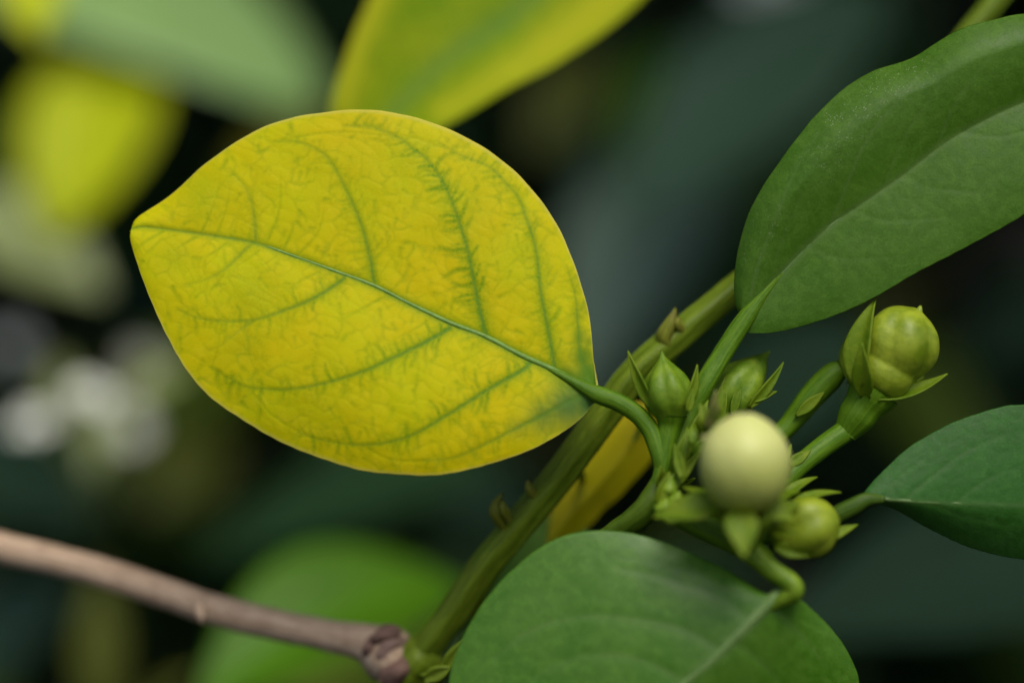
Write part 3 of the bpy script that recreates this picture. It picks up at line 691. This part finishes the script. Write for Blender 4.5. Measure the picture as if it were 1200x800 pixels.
# ================================================================== WHAT STANDS BEHIND, OUT OF FOCUS
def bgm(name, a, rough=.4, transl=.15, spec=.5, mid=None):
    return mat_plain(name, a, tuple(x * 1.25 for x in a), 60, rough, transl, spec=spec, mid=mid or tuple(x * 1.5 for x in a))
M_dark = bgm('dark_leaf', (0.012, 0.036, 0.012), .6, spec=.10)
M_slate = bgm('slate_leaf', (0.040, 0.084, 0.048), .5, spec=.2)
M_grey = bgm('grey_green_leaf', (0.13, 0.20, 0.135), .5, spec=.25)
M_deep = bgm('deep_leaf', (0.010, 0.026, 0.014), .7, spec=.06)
M_bright = bgm('bright_leaf', (0.075, 0.20, 0.004), .5, .25, .25)
M_gloss = bgm('glossy_leaf', (0.23, 0.38, 0.12), .4, .15, .5)
M_lemon = bgm('lemon_leaf', (0.40, 0.46, 0.003), .5, .2, .15)
M_pale = bgm('pale_leaf', (0.27, 0.33, 0.11), .45, .3)
M_olive = bgm('olive_leaf', (0.09, 0.105, 0.015), .5, .2, .2)
M_white = bgm('white_petal', (0.80, 0.82, 0.72), .5, .25)
M_wood = mat_stem('old_wood', (0.05, 0.045, 0.02), (0.08, 0.07, 0.03), (0.05, 0.06, 0.02))

def leafy(label, leaves, cat='leaf', name='leafy_twig', group=None):
    """leaves: (base px, base depth, tip px, tip depth, width px, material, normal, keyword extras). One twig joins their bases and runs back into the shrub"""
    b0 = leaves[0]
    bx, by = b0[0]; bd = b0[1]
    dx, dy = bx - b0[2][0], by - b0[2][1]; L = math.hypot(dx, dy)
    ex, ey = bx + dx / L * 160, by + dy / L * 120
    t = thing(name, label, cat, P(ex, ey, bd + .30), group)
    tube('stem', [(bx - dx / L * 6, by - dy / L * 6, bd, 4), (bx + dx / L * 40, by + dy / L * 40, bd + .02, 6), (bx + dx / L * 110, by + dy / L * 90, bd + .12, 9), (ex, ey, bd + .30, 11)], M_wood, t, seg=10, n=24)
    for q in leaves:
        (b, d0, tp, d1, wd, mt, nm) = q[:7]; kw = q[7] if len(q) > 7 else {}
        dm = (d0 + d1) / 2
        blade('leaf', P(*b, d0), P(*tp, d1), wd * PX * (DIST + dm) / DIST, mt, t, normal=nm, **{**dict(cup=.18, bend=.06, thick=.4 * MM, nt=24, ns=11), **kw})
    return t

# yellow-green leaf straight behind the yellow one, top centre
T = thing('leafy_twig', 'blurred yellow-green leaf hanging into the top of the picture', 'leaf', P(760, -230, .25))
T_mid = [(745, -150), (690, -75), (612, 7), (530, 65), (462, 131), (425, 185)]
rt = Ras(360, -200, 800, 220)
rt.stroke('vein', T_mid, 16, 12, .8, .6, 2); rt.stroke('lite', [(445, -20), (415, 60), (400, 130)], 20, 16, 1, .9, 3); rt.stroke('lite', [(740, -30), (690, 20), (620, 70), (520, 130)], 34, 18, 1, .7, 3)
tl, tmid = traced_leaf('leaf', T_mid, [(745, -150), (640, -150), (530, -110), (460, -60), (425, 15), (402, 75), (387, 127), (395, 165), (425, 186)],
                       [(746, -149), (785, -90), (782, -40), (751, 0), (710, 37), (650, 75), (575, 116), (522, 147), (460, 178), (426, 187)], 80, 50,
                       lambda t, s, X, Y: .052 - .008 * t + np.where(s < 0, 4.0, -5.0) * MM * np.abs(s) ** 1.3, M_top, T, mask=lambda t, s, X, Y: {'mask': (rt.at('vein', X, Y), rt.at('lite', X, Y), 0 * X)})
tube('petiole', [(735, -138, .052, 4), (755, -165, .056, 6), (765, -195, .09, 8), (760, -230, .25, 10)], M_wood, tl, seg=10, n=20)

leafy('large glossy green blurred leaf filling the upper left corner', [((-190, -70), .27, (378, 132), .23, 300, M_gloss, UPV * 1.0 - FWD * .6, dict(cup=.02, bend=.08, droop=-.06, peak=.5, power=.7))])
leafy('blurred bright yellow leaf under the glossy leaf at left', [((150, 50), .24, (62, 285), .21, 160, M_lemon, -FWD + 1.0 * UPV, dict(power=.8))])
leafy('small blurred yellow leaf in the top left corner', [((30, -60), .17, (45, 52), .16, 80, M_lemon, -FWD + .8 * UPV)])
leafy('pale blurred leaf at the left edge below the yellow one', [((-60, 230), .22, (125, 345), .21, 120, M_pale, -FWD + .9 * UPV)])
leafy('bright green blurred leaf curled behind the brown twig', [((545, 690), .14, (230, 830), .11, 185, M_bright, UPV * .9 - FWD * .7, dict(cup=.4, bend=.12, peak=.5, power=.8))])
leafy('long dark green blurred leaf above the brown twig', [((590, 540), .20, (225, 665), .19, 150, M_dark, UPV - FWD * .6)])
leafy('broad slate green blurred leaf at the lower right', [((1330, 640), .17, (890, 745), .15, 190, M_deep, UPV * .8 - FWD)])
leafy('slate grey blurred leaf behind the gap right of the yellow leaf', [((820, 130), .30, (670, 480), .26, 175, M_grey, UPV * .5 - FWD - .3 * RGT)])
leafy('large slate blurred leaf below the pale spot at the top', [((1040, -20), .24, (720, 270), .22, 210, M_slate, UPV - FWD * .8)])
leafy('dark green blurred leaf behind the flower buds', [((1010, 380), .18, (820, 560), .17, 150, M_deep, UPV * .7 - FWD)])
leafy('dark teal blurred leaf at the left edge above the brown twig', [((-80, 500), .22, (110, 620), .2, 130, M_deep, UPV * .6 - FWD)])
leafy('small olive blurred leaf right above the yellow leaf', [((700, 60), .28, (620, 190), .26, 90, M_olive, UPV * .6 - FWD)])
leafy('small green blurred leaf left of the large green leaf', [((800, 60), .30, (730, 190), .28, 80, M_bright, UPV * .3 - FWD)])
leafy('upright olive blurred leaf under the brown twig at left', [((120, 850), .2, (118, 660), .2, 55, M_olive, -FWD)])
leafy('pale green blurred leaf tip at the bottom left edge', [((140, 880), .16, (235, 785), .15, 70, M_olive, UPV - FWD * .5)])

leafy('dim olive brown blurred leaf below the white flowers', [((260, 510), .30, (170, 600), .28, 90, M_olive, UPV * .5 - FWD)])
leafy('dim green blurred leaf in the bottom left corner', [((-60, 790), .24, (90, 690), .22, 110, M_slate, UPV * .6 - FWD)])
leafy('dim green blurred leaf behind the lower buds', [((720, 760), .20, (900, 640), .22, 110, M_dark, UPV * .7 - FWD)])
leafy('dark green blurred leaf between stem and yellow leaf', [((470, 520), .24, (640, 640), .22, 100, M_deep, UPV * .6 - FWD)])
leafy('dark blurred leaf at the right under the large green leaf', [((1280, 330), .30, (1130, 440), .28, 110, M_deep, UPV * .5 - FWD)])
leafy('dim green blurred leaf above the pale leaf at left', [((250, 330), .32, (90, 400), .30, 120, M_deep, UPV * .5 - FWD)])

# white flowers out of focus at the left
def flower(label, px, py, d, r, n, tilt, seed):
    g = random.Random(seed)
    c = P(px, py, d); k = PX * (DIST + d) / DIST
    ax = U(-FWD + tilt[0] * RGT + tilt[1] * UPV); a = U(np.cross(ax, UPV)); b = np.cross(ax, a)
    t = thing('white_flower', label, 'flower', c - ax * r * k, 'white flowers out of focus')
    lathe('flower_centre', c - ax * r * k * .25, c + ax * r * k * .12, [(0, r * k * .1), (.5, r * k * .2), (1, r * k * .06)], M_pale, t, seg=14, n=10)
    for i in range(n):
        th = i / n * 6.283 + g.uniform(-.15, .15); dr = math.cos(th) * a + math.sin(th) * b
        blade('petal', c + dr * r * k * .1, c + dr * r * k * g.uniform(.85, 1.05) + ax * r * k * g.uniform(-.15, .25), r * k * .62, M_white, t, normal=ax, bend=.1, cup=.2, thick=.3 * MM, nt=10, ns=7, peak=.6, power=.7)
    tube('pedicel', [(px, py, d + .003, r * .14), (px + 10, py + r * .8, d + .02, r * .12), (px + 30, py + r * 2.4, d + .14, r * .12)], M_bright, t, seg=8, n=12)
flower('brightest white flower of the blurred group at left', 106, 464, .17, 29, 6, (.1, 1.3), 1)
flower('blurred white flower at the far left edge', 38, 497, .17, 29, 6, (-.2, 1.2), 2)
flower('greyish white flower lowest of the blurred group', 152, 500, .23, 24, 6, (.4, .5), 3)
flower('dim greyish flower touching the yellow leaf margin', 168, 430, .25, 22, 6, (.5, .3), 4)
flower('dim grey-green flower uppermost at the left edge', 16, 405, .25, 24, 6, (-.2, .3), 5)
flower('pale flower peeking in at the top edge right of centre', 900, -22, .30, 46, 6, (0, .6), 6)
for lb_, b_, t_, d_, w_ in (('pale green blurred leaf just right of the brightest white flower', (215, 430), (140, 470), .20, 34), ('pale green blurred leaf between the two bright white flowers', (70, 420), (72, 492), .22, 30),
                            ('grey green blurred leaf hanging under the brightest white flower', (130, 470), (108, 560), .21, 36)):
    leafy(lb_, [(b_, d_, t_, d_ - .01, w_, M_pale, UPV * .6 - FWD)])
leafy('grey green blurred leaf below the white flowers', [((90, 610), .27, (100, 480), .25, 90, M_pale, UPV * .3 - FWD)])

# ------------------------------------------------------------------ the shrub's dark inside: leaves nobody could count, plus an unseen overhang added for shade
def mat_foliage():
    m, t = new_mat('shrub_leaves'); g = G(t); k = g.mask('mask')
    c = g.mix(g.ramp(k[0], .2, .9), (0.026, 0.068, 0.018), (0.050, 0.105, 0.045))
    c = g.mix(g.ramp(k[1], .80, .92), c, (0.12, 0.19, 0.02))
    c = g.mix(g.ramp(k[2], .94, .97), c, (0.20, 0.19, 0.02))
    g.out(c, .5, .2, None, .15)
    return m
def foliage(name, label, n, accept, mat, seed, size=(.05, .095)):
    g = np.random.default_rng(seed)
    a, b = 6, 5
    t = np.linspace(0, 1, a)[:, None]; s = np.linspace(-1, 1, b)[None]
    pr = np.sin(np.pi * t ** .85)
    proto = np.stack([t + 0 * s, .24 * pr * s, .10 * pr * np.abs(s) - .22 * t ** 2 + 0 * s], -1).reshape(-1, 3)
    F0 = grid_faces(a, b)
    V = []
    while len(V) < n:
        p = accept(g)
        if p is None: continue
        L = g.uniform(*size)
        yaw, pit, rol = g.uniform(0, 6.283), g.normal(-.15, .5), g.normal(0, .5)
        cy, sy, cp, sp, cr, sr = math.cos(yaw), math.sin(yaw), math.cos(pit), math.sin(pit), math.cos(rol), math.sin(rol)
        R = np.array([[cy, -sy, 0], [sy, cy, 0], [0, 0, 1]]) @ np.array([[cp, 0, -sp], [0, 1, 0], [sp, 0, cp]]) @ np.array([[1, 0, 0], [0, cr, -sr], [0, sr, cr]])
        V.append(proto @ R.T * L + p)
    k = a * b
    F = (np.arange(n)[:, None, None] * k + F0[None]).reshape(-1, 4)
    rnd = np.repeat(g.uniform(0, 1, (n, 3)), k, 0)
    o = mesh_obj(name, np.vstack(V), F, mat, attr={'mask': rnd})
    o['label'] = label; o['category'] = 'foliage'; o['kind'] = 'stuff'
    return o
def in_view(p, margin=1.15):
    q = np.asarray(p) - EYE; z = q @ FWD
    if z <= 0: return False, z
    return abs(q @ RGT) < z * .18 * margin + .06 and abs(q @ UPV) < z * .12 * margin + .06, z
def deep(g):
    p = np.array([g.uniform(-.75, .75), g.uniform(.10, 1.0), g.uniform(.30, 1.75)])
    v, z = in_view(p)
    if v and z < DIST + .36: return None
    if p[1] < .26 and p[2] < 1.14: return None  # nearer leaves only above the view: overhang added to shade the background
    if p[0] < .02 and p[1] < .32 and p[2] > 1.0: return None  # added overhang left open here so light reaches the left background leaves
    if p[2] < 1.1 and p[1] < .3 and abs(p[0]) < .3: return None
    return p
foliage('shrub_foliage', 'deep dark mass of evergreen leaves filling the background, with an added shading overhang above view', 15000, deep, mat_foliage(), 5)

# ground under the shrub
gm, gt = new_mat('leaf_litter'); g_ = G(gt); oc = g_.obj()
c_ = g_.mix(g_.ramp(g_.noise(oc, 30, 5, .65), .35, .65), (0.010, 0.009, 0.005), (0.024, 0.019, 0.011))
g_.out(c_, .9, .2, g_.bump(g_.noise(oc, 60, 5, .7), .8, .02))
gn = 60; xs = np.linspace(-40, 40, gn)
gx, gy = np.meshgrid(xs, xs, indexing='ij')
gv = np.stack([gx, gy, .03 * np.sin(gx * 1.7) * np.sin(gy * 1.3)], -1).reshape(-1, 3)
go = mesh_obj('ground', gv, face_camera(gv, grid_faces(gn, gn), np.array([0, 0, 1.])), gm); go['kind'] = 'structure'; go['label'] = 'dark soil under the shrub'
